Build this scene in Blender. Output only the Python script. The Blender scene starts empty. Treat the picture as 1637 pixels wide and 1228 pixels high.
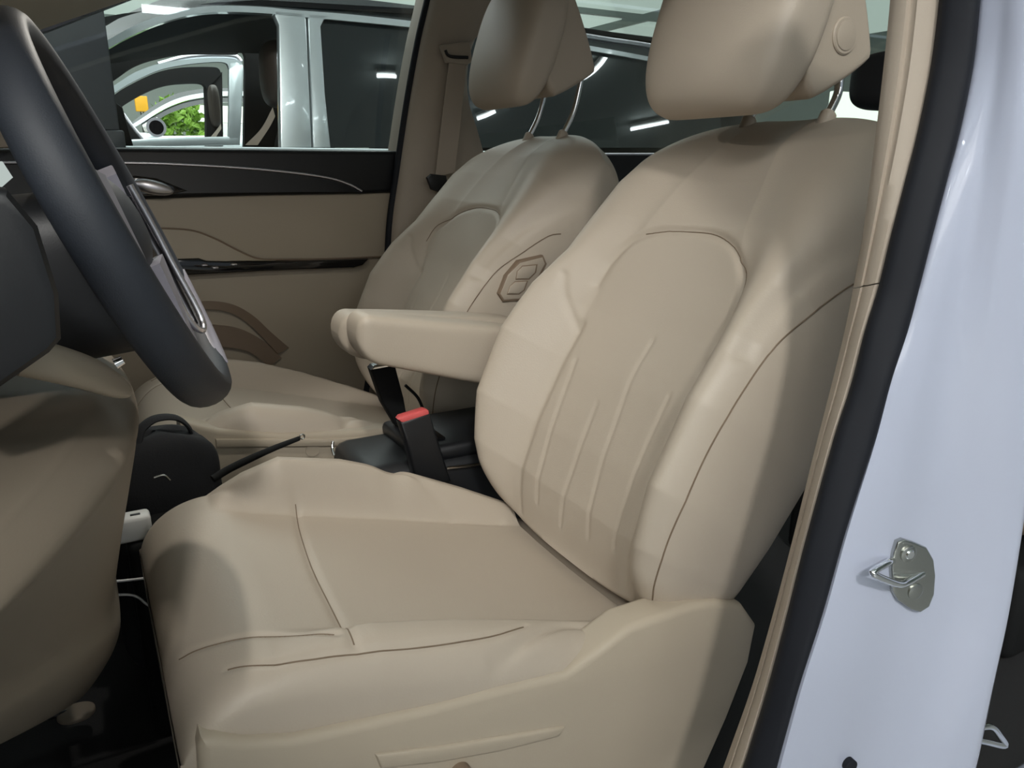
import bpy, bmesh, math, random
import numpy as np
from mathutils import Vector, Matrix
random.seed(3)
sc = bpy.context.scene
COL = sc.collection
R = math.radians

# ------------------------------------------------------------------ camera
IW, IH, FPX = 1637, 1228, 1237.0
YAW, PITCH = R(29), R(15.8)
CAM = np.array([0.0, 0.0, 1.20])
FW = np.array([math.sin(YAW)*math.cos(PITCH), math.cos(YAW)*math.cos(PITCH), -math.sin(PITCH)])
RT = np.array([math.cos(YAW), -math.sin(YAW), 0.0])
UP = np.cross(RT, FW)
cd = bpy.data.cameras.new('camera'); cam = bpy.data.objects.new('camera', cd); COL.objects.link(cam)
cam.location = CAM; cam.rotation_euler = (R(90)-PITCH, 0, -YAW)
cd.sensor_width = 36; cd.lens = FPX/IW*36; cd.clip_start = .01; cd.clip_end = 200
sc.camera = cam

def ray(px, py): return FW + RT*((px-IW/2)/FPX) + UP*((IH/2-py)/FPX)
def atY(px, py, Y):
    r = ray(px, py); return CAM + r*((Y-CAM[1])/r[1])
def atZ(px, py, Z):
    r = ray(px, py); return CAM + r*((Z-CAM[2])/r[2])
def side(px, py, Y0, lean=0.0, z0=1.25):
    """meet a sight line with the side of a car: the plane Y = Y0 + lean*(z-z0)"""
    n = np.array([0, 1.0, -lean]); p0 = np.array([0, Y0, z0])
    r = ray(px, py); return CAM + r*(n.dot(p0-CAM)/n.dot(r))

# ------------------------------------------------------------------ materials
def mat(name, col, rough=.5, metal=0., coat=0., bump=0., bscale=300., spec=.5, var=0., vscale=6., coat_rough=.05):
    m = bpy.data.materials.new(name); m.use_nodes = True
    nt = m.node_tree; b = nt.nodes['Principled BSDF']
    b.inputs['Base Color'].default_value = (*col, 1); b.inputs['Roughness'].default_value = rough
    b.inputs['Metallic'].default_value = metal; b.inputs['Specular IOR Level'].default_value = spec
    b.inputs['Coat Weight'].default_value = coat; b.inputs['Coat Roughness'].default_value = coat_rough
    tc = nt.nodes.new('ShaderNodeTexCoord')
    if var > 0:
        n = nt.nodes.new('ShaderNodeTexNoise'); n.inputs['Scale'].default_value = vscale; n.inputs['Detail'].default_value = 4
        nt.links.new(tc.outputs['Object'], n.inputs['Vector'])
        mx = nt.nodes.new('ShaderNodeMix'); mx.data_type = 'RGBA'
        mx.inputs[6].default_value = (*[c*(1-var) for c in col], 1); mx.inputs[7].default_value = (*[min(1, c*(1+var)) for c in col], 1)
        nt.links.new(n.outputs['Fac'], mx.inputs[0]); nt.links.new(mx.outputs[2], b.inputs['Base Color'])
    if bump > 0:
        n = nt.nodes.new('ShaderNodeTexNoise'); n.inputs['Scale'].default_value = bscale; n.inputs['Detail'].default_value = 3
        nt.links.new(tc.outputs['Object'], n.inputs['Vector'])
        bp = nt.nodes.new('ShaderNodeBump'); bp.inputs['Strength'].default_value = bump; bp.inputs['Distance'].default_value = .002
        nt.links.new(n.outputs['Fac'], bp.inputs['Height']); nt.links.new(bp.outputs['Normal'], b.inputs['Normal'])
    return m
def emit(name, col, s):
    m = bpy.data.materials.new(name); m.use_nodes = True; nt = m.node_tree; nt.nodes.clear()
    e = nt.nodes.new('ShaderNodeEmission'); o = nt.nodes.new('ShaderNodeOutputMaterial')
    e.inputs[0].default_value = (*col, 1); e.inputs[1].default_value = s; nt.links.new(e.outputs[0], o.inputs[0]); return m
def glass(name, tint, refl=.08):
    m = bpy.data.materials.new(name); m.use_nodes = True; nt = m.node_tree; nt.nodes.clear()
    t = nt.nodes.new('ShaderNodeBsdfTransparent'); t.inputs[0].default_value = (*tint, 1)
    g = nt.nodes.new('ShaderNodeBsdfGlossy'); g.inputs['Roughness'].default_value = .01
    x = nt.nodes.new('ShaderNodeMixShader'); o = nt.nodes.new('ShaderNodeOutputMaterial')
    f = nt.nodes.new('ShaderNodeLayerWeight'); f.inputs[0].default_value = .35
    ma = nt.nodes.new('ShaderNodeMath'); ma.operation = 'MULTIPLY_ADD'; ma.inputs[1].default_value = .35; ma.inputs[2].default_value = refl
    nt.links.new(f.outputs['Fresnel'], ma.inputs[0]); nt.links.new(ma.outputs[0], x.inputs[0])
    nt.links.new(t.outputs[0], x.inputs[1]); nt.links.new(g.outputs[0], x.inputs[2]); nt.links.new(x.outputs[0], o.inputs[0]); return m

M = {}
M['leather'] = mat('beige leather', (.43, .372, .302), .52, bump=.10, bscale=420, var=.03, vscale=5)
M['leather_side'] = mat('beige leather side', (.41, .352, .282), .52, bump=.10, bscale=420)
M['thread'] = mat('brown thread', (.17, .125, .085), .8)
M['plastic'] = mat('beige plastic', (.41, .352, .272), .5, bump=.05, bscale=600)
M['knee'] = mat('beige dash plastic with shade', (.20, .165, .125), .6, bump=.05, bscale=600)  # beige plastic darkened to carry the knee panel's shade; the pedal shares it
M['plastic_dk'] = mat('taupe plastic', (.20, .145, .10), .55, bump=.05, bscale=600)
M['trim'] = mat('pillar trim', (.40, .342, .278), .6, bump=.06, bscale=500)
M['headliner'] = mat('headliner cloth', (.60, .56, .47), .95, bump=.15, bscale=500)
M['rubber'] = mat('rubber seal', (.008, .0095, .014), .65, spec=.3)
M['black'] = mat('black plastic', (.007, .008, .010), .45, bump=.05, bscale=600)
M['black_matte'] = mat('matte black', (.005, .0055, .006), .8, spec=.3)
M['piano'] = mat('gloss black', (.006, .006, .007), .06, coat=.5)
M['wheel'] = mat('black wheel leather', (.020, .0245, .033), .58, bump=.10, bscale=700)
M['wheel_grey'] = mat('grey wheel plastic', (.27, .262, .305), .38)
M['silver'] = mat('satin silver', (.74, .73, .78), .33, metal=1)
M['chrome'] = mat('chrome', (.85, .86, .87), .07, metal=1)
M['steel'] = mat('brushed steel', (.46, .47, .44), .27, metal=1, bump=.05, bscale=200)
M['white_paint'] = mat('white car paint', (.45, .485, .60), .22, coat=1.0, spec=.5, coat_rough=.02)
M['silver_paint'] = mat('silver car paint', (.60, .66, .68), .30, metal=.55, coat=1.0)
M['dark_paint'] = mat('black car paint', (.012, .016, .018), .25, coat=1.0)
M['carpet'] = mat('black carpet', (.012, .012, .013), .95, bump=.4, bscale=500)
M['fabric'] = mat('black fabric', (.014, .015, .018), .85, bump=.25, bscale=350)
M['webbing'] = mat('beige belt webbing', (.40, .34, .28), .7, bump=.2, bscale=800)
M['dark_leather'] = mat('dark brown leather', (.055, .042, .034), .5)
M['red'] = mat('red plastic', (.62, .10, .10), .35)
M['white_plastic'] = mat('white plastic', (.74, .74, .72), .35)
M['cable'] = mat('white cable', (.72, .72, .72), .4)
M['clear_glass'] = glass('clear glass', (.93, .96, .95), .02)
M['tint_glass'] = mat('dark tinted glass', (.006, .009, .011), .02, coat=1.0, coat_rough=.0)
M['privacy_glass'] = glass('privacy glass', (.55, .60, .60), .02)
M['column'] = mat('grey cladding', (.030, .035, .041), .6, bump=.15, bscale=90, var=.12, vscale=9)
M['hall_floor'] = mat('showroom tiles', (.32, .33, .33), .25, var=.08)
M['hall_wall'] = mat('showroom wall', (.72, .76, .72), .8)
M['hall_ceil'] = mat('showroom ceiling', (.70, .76, .73), .9, var=.06)
M['orange'] = mat('orange sign', (.85, .42, .02), .5)
M['leaf'] = mat('green leaf', (.24, .42, .06), .5, var=.5, vscale=9)
M['pot'] = mat('white pot', (.6, .6, .58), .4)
M['tube_light'] = emit('tube light', (.90, .97, 1.0), 22)
M['screen'] = emit('pale display', (.72, .82, .78), .55)
M['ceil_glow'] = emit('added ceiling glow', (.82, 1.0, .90), .55)  # glow put in so the far ceiling looks pale
M['hall_glow'] = emit('hall glow', (.86, 1.0, .84), 1.6)  # glow standing in for the brightness of the hall behind

# ------------------------------------------------------------------ mesh helpers
def link(name, me, m, parent=None, smooth=True, ang=40):
    o = bpy.data.objects.new(name, me); COL.objects.link(o)
    for k in (m if isinstance(m, (list, tuple)) else [m]): me.materials.append(k)
    if smooth:
        me.polygons.foreach_set('use_smooth', [True]*len(me.polygons))
        me.set_sharp_from_angle(angle=R(ang))
    if parent is not None: o.parent = parent; o.matrix_parent_inverse = parent.matrix_world.inverted()
    me.update(); return o
def from_bm(name, bm, m, parent=None, smooth=True, ang=40):
    bmesh.ops.recalc_face_normals(bm, faces=bm.faces[:])
    me = bpy.data.meshes.new(name); bm.to_mesh(me); bm.free()
    return link(name, me, m, parent, smooth, ang)
def thing(name, loc, label, cat, group=None):
    o = bpy.data.objects.new(name, None); COL.objects.link(o); o.location = [float(c) for c in loc]
    o.empty_display_size = .05; bpy.context.view_layer.update()
    return tag(o, label, cat, group)
def tag(o, label, cat, group=None):
    o['label'] = label; o['category'] = cat
    if group: o['group'] = group
    return o
def structure(o):
    o['kind'] = 'structure'; return o
def add_loft(bm, rows, closed=True, cap=True, mi=0):
    vs = [[bm.verts.new([float(c) for c in p]) for p in r] for r in rows]
    n = len(rows[0]); fs = []
    for a, b in zip(vs[:-1], vs[1:]):
        for j in range(n if closed else n-1):
            k = (j+1) % n
            try: fs.append(bm.faces.new((a[j], a[k], b[k], b[j])))
            except ValueError: pass
    if cap and closed:
        for r in (vs[0], vs[-1]):
            try: fs.append(bm.faces.new(r))
            except ValueError: pass
    for f in fs: f.material_index = mi
    return vs
def cr(pts, n):
    """smooth open curve through points, n samples evenly spread"""
    P = np.array(pts, float)
    if len(P) == 2: return [P[0]+(P[1]-P[0])*i/(n-1) for i in range(n)]
    E = np.vstack([2*P[0]-P[1], P, 2*P[-1]-P[-2]]); out = []
    for i in range(len(P)-1):
        a, b, c, d = E[i:i+4]
        for k in range(24):
            t = k/24
            out.append(.5*((2*b)+(c-a)*t+(2*a-5*b+4*c-d)*t*t+(3*b-a-3*c+d)*t**3))
    out.append(P[-1]); out = np.array(out)
    L = np.r_[0, np.cumsum(np.linalg.norm(np.diff(out, axis=0), axis=1))]
    s = np.linspace(0, L[-1], n)
    return [np.array([np.interp(x, L, out[:, k]) for k in range(out.shape[1])]) for x in s]
def add_tube(bm, pts, r, n=10, closed=False, flat=None, mi=0):
    P = [np.array(p, float) for p in pts]; N = len(P); rows = []
    rs = r if isinstance(r, (list, tuple, np.ndarray)) else [r]*N
    up = None
    for i, p in enumerate(P):
        t = (P[(i+1) % N]-P[i-1]) if closed else P[min(i+1, N-1)]-P[max(i-1, 0)]
        t = t/np.linalg.norm(t)
        if up is None:
            up = np.array([0, 0, 1.0]) if abs(t[2]) < .9 else np.array([1.0, 0, 0])
            if flat is not None: up = np.array(flat[2], float)
        up = up-t*up.dot(t); up = up/np.linalg.norm(up); sd = np.cross(t, up)
        fa, fb = (flat[0], flat[1]) if flat is not None else (1, 1)
        rows.append([p+rs[i]*(fa*math.cos(a)*up+fb*math.sin(a)*sd) for a in [2*math.pi*k/n for k in range(n)]])
    if closed: rows.append(rows[0])
    return add_loft(bm, rows, True, not closed, mi)
def tube(name, pts, r, m, parent=None, n=10, smoothn=0, closed=False, flat=None):
    bm = bmesh.new()
    if smoothn: pts = cr(pts, smoothn)
    if smoothn and isinstance(r, (list, tuple)): r = list(np.interp(np.linspace(0, 1, smoothn), np.linspace(0, 1, len(r)), r))
    add_tube(bm, pts, r, n, closed, flat)
    if closed: bmesh.ops.remove_doubles(bm, verts=bm.verts[:], dist=1e-6)
    return from_bm(name, bm, m, parent, ang=60)
def add_prism(bm, poly, off, bev=0., seg=2):
    off = Vector([float(c) for c in off])
    a = [bm.verts.new([float(c) for c in p]) for p in poly]; b = [bm.verts.new(v.co+off) for v in a]
    n = len(a); fs = [bm.faces.new(a), bm.faces.new(b[::-1])]
    for i in range(n): fs.append(bm.faces.new((a[i], b[i], b[(i+1) % n], a[(i+1) % n])))
    bmesh.ops.recalc_face_normals(bm, faces=fs)
    if bev > 0:
        es = list({e for f in fs[:2] for e in f.edges})
        bmesh.ops.bevel(bm, geom=es, offset=bev, segments=seg, affect='EDGES', profile=.5, clamp_overlap=True)
def prism(name, poly, off, m, parent=None, bev=0., seg=2):
    bm = bmesh.new(); add_prism(bm, poly, off, bev, seg); return from_bm(name, bm, m, parent, ang=35)
def add_box(bm, c, s, bev=0., rot=None, seg=3):
    r = bmesh.ops.create_cube(bm, size=1); vs = r['verts']
    bmesh.ops.scale(bm, vec=s, verts=vs)
    if rot is not None: bmesh.ops.rotate(bm, verts=vs, cent=(0, 0, 0), matrix=rot)
    bmesh.ops.translate(bm, vec=[float(x) for x in c], verts=vs)
    if bev > 0: bmesh.ops.bevel(bm, geom=list({e for v in vs for e in v.link_edges}), offset=bev, segments=seg, affect='EDGES', profile=.5)
def box(name, c, s, m, parent=None, bev=0., rot=None, seg=3):
    bm = bmesh.new(); add_box(bm, c, s, bev, rot, seg); return from_bm(name, bm, m, parent, ang=35)
def add_strip(bm, A, B, off, n=40):
    """solid band between two curves A and B, thickened by off"""
    a = cr(A, n); b = cr(B, n); off = np.array(off, float)
    add_loft(bm, [[p, q, q+off, p+off] for p, q in zip(a, b)])
def strip(name, A, B, off, m, parent=None, n=40):
    bm = bmesh.new(); add_strip(bm, A, B, off, n); return from_bm(name, bm, m, parent, ang=35)
def ss(x): x = np.clip(x, 0, 1); return x*x*(3-2*x)
def seg_dist(P, poly):
    """distance of each row of P (n,2) to a polyline, and the fade along its ends"""
    best = np.full(len(P), 1e9); poly = np.array(cr(poly, 40))
    for a, b in zip(poly[:-1], poly[1:]):
        ab = b-a; t = np.clip(((P-a)@ab)/(ab@ab+1e-12), 0, 1)
        best = np.minimum(best, np.linalg.norm(P-(a+t[:, None]*ab), axis=1))
    return best

# ------------------------------------------------------------------ car seats
TILT = R(32)
BU = np.array([math.sin(TILT), 0, math.cos(TILT)]); BN = np.array([-math.cos(TILT), 0, math.sin(TILT)])
TM = .748
def seat(name, Yc, m, dx, dz, lift, label, hin=1.3, hout=.4, adx=.018, adz=0.):
    """m=+1: the inboard side (armrest) is towards +Y"""
    B0 = np.array([.575+dx, 0, .635+dz])
    root = thing(name, (.3+dx, Yc, .36), label, 'car seat')
    def W(s, t, d): 
        p = B0+BU*t+BN*d; p[1] = Yc+m*s; return p
    # ---- backrest
    T_ = [0, .08, .16, .27, .36, .44, .52, .60, .66, .748]
    tw = [.225, .245, .258, .267, .268, .262, .266, .270, .268, .256]
    tr = [.05, .105, .138, .150, .140, .118, .105, .092, .072, .04]
    tc = [.00, .038, .052, .060, .060, .064, .068, .058, .045, .02]
    tb = [.200, .215, .225, .230, .226, .205, .200, .19, .18, .17]
    ti = [.15, .148, .145, .142, .140, .13, .10, .08, .06, .05]
    td = [.0, .015, .025, .028, .02, .0, -.015, -.02, -.02, -.02]
    nv, nf, nb = 250, 231, 44
    rows = []
    fa = np.linspace(-1, 1, nf); f = np.sign(fa)*(1-(1-np.abs(fa))**1.25)
    for q in range(nv):
        tau = q/(nv-1); tau = .5-.5*math.cos(math.pi*(.04+.92*tau)) if False else tau
        t0 = tau*TM
        g = lambda tab: float(np.interp(t0, T_, tab))
        w, rg, c, b, i, ds = g(tw), g(tr), g(tc), g(tb), g(ti), g(td)
        y = f*w; ay = np.abs(y)
        d = c+.012*np.clip(ay/i, 0, 1)**2
        d = d+(rg-c-.012)*ss((ay-i)/(b-i))
        e = np.clip((ay-b)/(w-b), 0, 1)
        d = np.where(ay > b, ds+(rg-ds)*np.sqrt(np.clip(1-e**2.2, 0, 1)), d)
        # rear half
        ph = np.linspace(0, math.pi, nb)[1:-1]
        T = .115
        yb = w*np.sign(np.cos(ph))*np.abs(np.cos(ph))**.35; db = ds-(T+ds)*np.abs(np.sin(ph))**.45
        Y = np.r_[y, yb]; D = np.r_[d, db]; Fr = np.r_[np.ones(nf), np.zeros(nb-2)]
        drop = .062*np.abs(Y/w)**3.2*ss((tau-.50)/.50)
        tt = t0-drop
        # bottom corner of the backrest curls up towards the sides
        tt = tt+.02*np.abs(Y/w)**3*ss(1-tau/.2)
        # seams
        if True:
            P = np.c_[Y, tt]
            for poly, dep, wd, sym in SEAMS_BACK:
                for sg in ((1, -1) if sym else (1,)):
                    q2 = [(sg*a, bb) for a, bb in poly]
                    D = D-Fr*dep*np.exp(-(seg_dist(P, q2)/wd)**2)
        k = 1.0; dm = -.012
        if tau > .86: k = math.sqrt(max(0, 1-((tau-.86)/.14)**2))
        if tau < .07: k = math.sqrt(max(0, 1-((.07-tau)/.07)**2)); dm = .0
        k = max(k, .015)
        Yk = Y*(.94+.06*k)
        rows.append([W(Yk[j], tt[j], dm+(D[j]-dm)*k) for j in range(len(Y))])
    bm = bmesh.new(); add_loft(bm, rows)
    back = from_bm('backrest', bm, M['leather'], root, ang=70)
    from mathutils.bvhtree import BVHTree
    tree = BVHTree.FromPolygons([v.co.copy() for v in back.data.vertices], [tuple(p_.vertices) for p_ in back.data.polygons])
    for poly, r, sd in THREADS_BACK:
        for sg in sd:
            pts = []
            for q_ in cr(poly, 60):
                lo_, nn_, _, _ = tree.find_nearest(Vector(W(sg*q_[0], q_[1], q_[2]))); pts.append(np.array(lo_)+np.array(nn_)*.0002)
            tube('seam_thread', pts, r, M['thread'], back, 6)
    # ---- cushion
    nx = 190; rows = []
    x0, x1 = .018, .585
    zc = lambda x: .785-.285*x
    for q in range(nx):
        a = q/(nx-1)
        x = x0+(x1-x0)*(a**1.6)
        k = math.sqrt(max(0, 1-((.135-x)/.118)**2.0)) if x < .135 else 1.0      # front roll
        kb = math.sqrt(max(0, 1-((x-.56)/.04)**2)) if x > .56 else 1.0
        k = max(k, .01)
        w = .238*(1-.05*(1-k)**2)+.004*ss((x-.1)/.2); b = .195; i = .16
        h = float(np.interp(x, [.05, .11, .16, .21, .30, .40, .50, .60], [0, .004, .034, .056, .060, .052, .036, .016]))
        base = zc(x); lo = base-.075-.10*(1-ss((x-.0)/.25))
        y = f*w; ay = np.abs(y); h = np.where(y > 0, h*hin*(1-.10*math.exp(-((x-.375)/.02)**2)), h*hout)
        z = base-.006*(1-np.clip(ay/i, 0, 1)**2)+h*ss((ay-i*.97)/(b-i))
        zt = base+h; zs = base-.03
        e = np.clip((ay-b)/(w-b), 0, 1)
        z = np.where(ay > b, zs+(zt-zs)*np.sqrt(np.clip(1-e**2.4, 0, 1)), z)
        P = np.c_[y, np.full(nf, x)]
        for poly, dep, wd, sym in SEAMS_CUSH:
            for sg in ((1, -1) if sym else (1,)):
                z = z-dep*np.exp(-(seg_dist(P, [(sg*aa, bb) for aa, bb in poly])/wd)**2)
        ph = np.linspace(0, math.pi, nb)[1:-1]
        yb = w*np.sign(np.cos(ph))*np.abs(np.cos(ph))**.3; zb = zs-(zs-lo)*np.abs(np.sin(ph))**.4
        zm = base-.115
        z2 = np.where(z > zm, zm+(z-zm)*k, z)*1.0
        zb2 = zm+(zb-zm)*(.55+.45*k)
        z2 = zm+(z2-zm)*min(1, kb+.25)
        Y = np.r_[y, yb]; Z = np.r_[z2, zb2]
        if q == 0: Z = np.r_[np.full(nf, zm)+.0*y, zb2]
        rows.append([(x+dx+.0, Yc+m*Y[j], Z[j]+dz) for j in range(len(Y))])
    bm = bmesh.new(); add_loft(bm, rows)
    cush = from_bm('seat_cushion', bm, M['leather'], root, ang=70)
    tree = BVHTree.FromPolygons([v.co.copy() for v in cush.data.vertices], [tuple(p_.vertices) for p_ in cush.data.polygons])
    for poly, r in THREADS_CUSH:
        pts = []
        for q_ in cr(poly, 60):
            lo_, nn_, _, _ = tree.ray_cast(Vector((q_[1]+dx, Yc+m*q_[0], 1.5)), Vector((0, 0, -1)))
            if lo_ is not None: pts.append(np.array(lo_)+np.array([0, 0, .0001]))
        tube('seam_thread', pts, r, M['thread'], cush, 6)
    rows = []
    for q in range(31):
        v = -1+2*q/30; v = math.sin(v*math.pi/2); k = max(.03, (1-abs(v)**8)**(1/8))
        rows.append([(.603+dx+.030*k*math.cos(a), Yc+m*.215*v, .578+dz+.034*k*math.sin(a)) for a in [2*math.pi*j/24 for j in range(24)]])
    bm = bmesh.new(); add_loft(bm, rows); from_bm('rear_roll', bm, M['leather_side'], root, ang=70)
    # ---- headrest, raised by lift
    th = R(18); hu = np.array([math.sin(th), 0, math.cos(th)]); hn = np.array([-math.cos(th), 0, math.sin(th)])
    H0 = B0+BU*(.672+lift)+BN*.100
    def HP(s, t, d):
        p = H0+hu*t+hn*d; p[1] = Yc+m*s; return p
    def pillow(w, t0, t1, d0, d1, pw, nrow=60, ncol=72, lean=0., bul=0., mid=.5, pt=2.6):
        rows = []
        for q in range(nrow):
            v = -1+2*q/(nrow-1); v = math.sin(v*math.pi/2)
            k = max(.02, (1-abs(v)**pt)**(1/pt)); t = (t0+t1)/2+(t1-t0)/2*v
            r = []
            for j in range(ncol):
                a = 2*math.pi*j/ncol; ca, sa = math.cos(a), math.sin(a)
                yy = math.copysign(abs(ca)**pw, ca)*w*(.55+.45*k); dd = math.copysign(abs(sa)**pw, sa)*(d1-d0)/2*k
                dd += (d0+d1)/2+lean*(t-t0)+bul*(1-(yy/w)**2)*k*(1 if sa > 0 else 0)
                r.append(HP(yy, t, dd))
            rows.append(r)
        return rows
    hr = bpy.data.objects.new('headrest', None); COL.objects.link(hr); hr.parent = root; hr.location = (.5, 0, .9)
    bpy.context.view_layer.update()
    bm = bmesh.new(); add_loft(bm, pillow(.138, -.008, .275, .005, .098, .42, bul=.012)); from_bm('pad', bm, M['leather'], hr, ang=80)
    # rear shell: wedge-shaped cover, its lower rear edge lowest at the back
    prof = [(.862, 1.283), (.885, 1.292), (.925, 1.312), (.955, 1.330), (.964, 1.338), (.962, 1.350), (.948, 1.39), (.922, 1.45), (.896, 1.50), (.875, 1.525), (.855, 1.53), (.840, 1.515), (.832, 1.46), (.832, 1.38), (.842, 1.31)]
    P_ = cr([(a+dx+BU[0]*lift, b+dz+BU[2]*lift) for a, b in prof]+[(prof[0][0]+dx+BU[0]*lift, prof[0][1]+dz+BU[2]*lift)], 70)[:-1]
    gc = np.mean(np.array(P_), 0); rows = []
    for q in range(41):
        v = -1+2*q/40; v = math.sin(v*math.pi/2); e = max(0, (abs(v)-.90)/.10); k = .90+.10*math.sqrt(max(0, 1-e*e))
        if abs(v) > .999: k = .86
        rows.append([(gc[0]+(p_[0]-gc[0])*k, Yc+m*v*.128, gc[1]+(p_[1]-gc[1])*k) for p_ in P_])
    bm = bmesh.new(); add_loft(bm, rows); from_bm('rear_shell', bm, M['leather_side'], hr, ang=70)
    for sg in (-1, 1):
        if m == 1 and sg == -1:
            bc_ = np.array([.903+dx+BU[0]*lift, Yc+m*sg*.122, 1.361+dz+BU[2]*lift]); oy = np.array([0, m*sg, 0])
            bm = bmesh.new(); add_tube(bm, [bc_, bc_+oy*.0075, bc_+oy*.009], [.023, .023, .0215], 32); add_tube(bm, [bc_+oy*.008, bc_+oy*.0100, bc_+oy*.0105], [.018, .018, .0165], 32)
            from_bm('adjuster_button', bm, M['leather_side'], hr, ang=30)
        pts = [W(sg*.075, .70, .014), W(sg*.075, .735, .016), W(sg*.075, .768+lift*.25, .018), W(sg*.075, .79+lift*.6, .030), W(sg*.075, .85+lift, .062)]
        tube('post', pts, .0062, M['chrome'], hr, 14, 50)
        bm = bmesh.new(); add_tube(bm, [W(sg*.075, .715, .014), W(sg*.075, .738, .016), W(sg*.075, .741, .016)], [.0115, .0115, .009], 20)
        from_bm('post_collar', bm, M['leather_side'], hr, ang=30)
    # ---- inboard armrest
    rows = []
    X0, X1 = .345, .70; yc, hw = .315, .040
    for q in range(44):
        v = q/43; v2 = v
        x = X0+(X1-X0)*(v**1.5)
        k = 1.0
        e = (x-X0)/.035
        if e < 1: k = math.sqrt(max(0, 1-(1-e)**2.4))
        if x > X1-.03: k = math.sqrt(max(0.02, 1-((x-X1+.03)/.03)**2))
        k = max(k, .03)
        zt = float(np.interp(x, [.345, .38, .60, .70], [.972, .972, .935, .915])); zb = float(np.interp(x, [.345, .375, .58, .70], [.895, .893, .832, .815]))
        cz, hz = (zt+zb)/2, (zt-zb)/2
        if e < 1: cz += .01*(1-e)
        r = []
        for j in range(40):
            a = 2*math.pi*j/40; ca, sa = math.cos(a), math.sin(a)
            r.append((x+dx+adx*(1-v), Yc+m*(yc+math.copysign(abs(ca)**.34, ca)*hw*(.5+.5*k)), cz+dz+adz*(1-v)+math.copysign(abs(sa)**.36, sa)*hz*k))
        rows.append(r)
    bm = bmesh.new(); add_loft(bm, rows); arm = from_bm('armrest', bm, M['leather'], root, ang=70)
    bm = bmesh.new(); add_tube(bm, [(.655+dx, Yc+m*.22, .86+dz), (.655+dx, Yc+m*.285, .86+dz)], .036, 28); from_bm('armrest_pivot', bm, M['plastic_dk'], root, ang=40)
    # ---- base
    bm = bmesh.new(); add_box(bm, (.32+dx, Yc, .50+dz/2), (.48, .40, .22), .02); from_bm('seat_frame', bm, M['black_matte'], root)
    return root, W, zc

SEAMS_BACK = [  # (side, height) lines sewn into the backrest: depth, width, mirrored?
    ([(.142, .02), (.146, .2), (.143, .33)], .004, .008, True),
    ([(.150, .40), (.142, .445), (.120, .480), (.085, .502), (.04, .513), (-.03, .514), (-.09, .495), (-.125, .467), (-.150, .44), (-.158, .40), (-.150, .33)], .0045, .006, False),
    ([(.264, .565), (.250, .51), (.238, .455), (.237, .41), (.246, .34)], .009, .009, True),
    ([(.192, .393), (.179, .359), (.147, .319)], .0035, .006, True),
    ([(-.016, .342), (-.012, .285), (-.022, .209), (-.034, .12), (-.046, .05)], .0019, .0045, False),
    ([(.035, .225), (.029, .152), (.027, .093), (.026, .04)], .0019, .0045, False),
    ([(-.105, .273), (-.105, .198), (-.108, .128), (-.112, .06)], .0019, .0045, False),
    ([(.118, .275), (.110, .20), (.100, .12), (.092, .05)], .0019, .0045, False),
]
SEAMS_CUSH = [  # (side, length) lines sewn into the cushion
    ([(.167, .222), (.106, .212), (0, .200), (-.097, .194), (-.215, .186)], .0035, .0055, False),
    ([(.209, .115), (.175, .150), (.167, .22), (.165, .338), (.162, .46), (.162, .55)], .0035, .006, False),
    ([(-.109, .026), (-.121, .042), (-.144, .07), (-.165, .114), (-.196, .175)], .003, .005, False),
    ([(-.195, .070), (-.215, .112), (-.222, .175), (-.224, .232), (-.221, .296), (-.214, .345), (-.200, .389)], .002, .004, False),
    ([(-.238, .328), (-.230, .355), (-.218, .384), (-.198, .446), (-.205, .494)], .005, .006, False),
    ([(.222, .37), (.200, .395), (.174, .445), (.163, .461)], .004, .006, False),
]
THREADS_BACK = [([(.2585, .500, .012), (.2605, .482, .034), (.2595, .43, .065), (.260, .369, .099), (.2595, .305, .112), (.2565, .25, .115), (.2525, .187, .109), (.243, .115, .092), (.229, .059, .064), (.217, .034, .040)], .0011, (1, -1)),
    ([(.10, .499, .072), (.05, .511, .065), (-.03, .514, .065), (-.09, .495, .07), (-.125, .467, .08), (-.150, .44, .09), (-.158, .40, .09)], .0008, (1,))]
THREADS_CUSH = [([(.167, .222), (.106, .212), (0, .200), (-.097, .194), (-.213, .186)], .0008), ([(-.112, .034), (-.121, .042), (-.144, .07), (-.165, .114), (-.194, .172)], .0008), ([(-.195, .070), (-.215, .112), (-.222, .175), (-.224, .232), (-.221, .296), (-.214, .345), (-.202, .385)], .0009)]
DRV, WD, ZCD = seat('driver_seat', .87, 1, 0, 0, 0, 'near beige leather car seat filling the middle, beside the white door pillar')
PAS, WP, ZCP = seat('passenger_seat', 1.61, -1, .03, 0, .068, 'far beige leather car seat with recline buttons on its backrest side, beside the passenger door', 1.0, 1.0, -.008, -.02)

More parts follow.
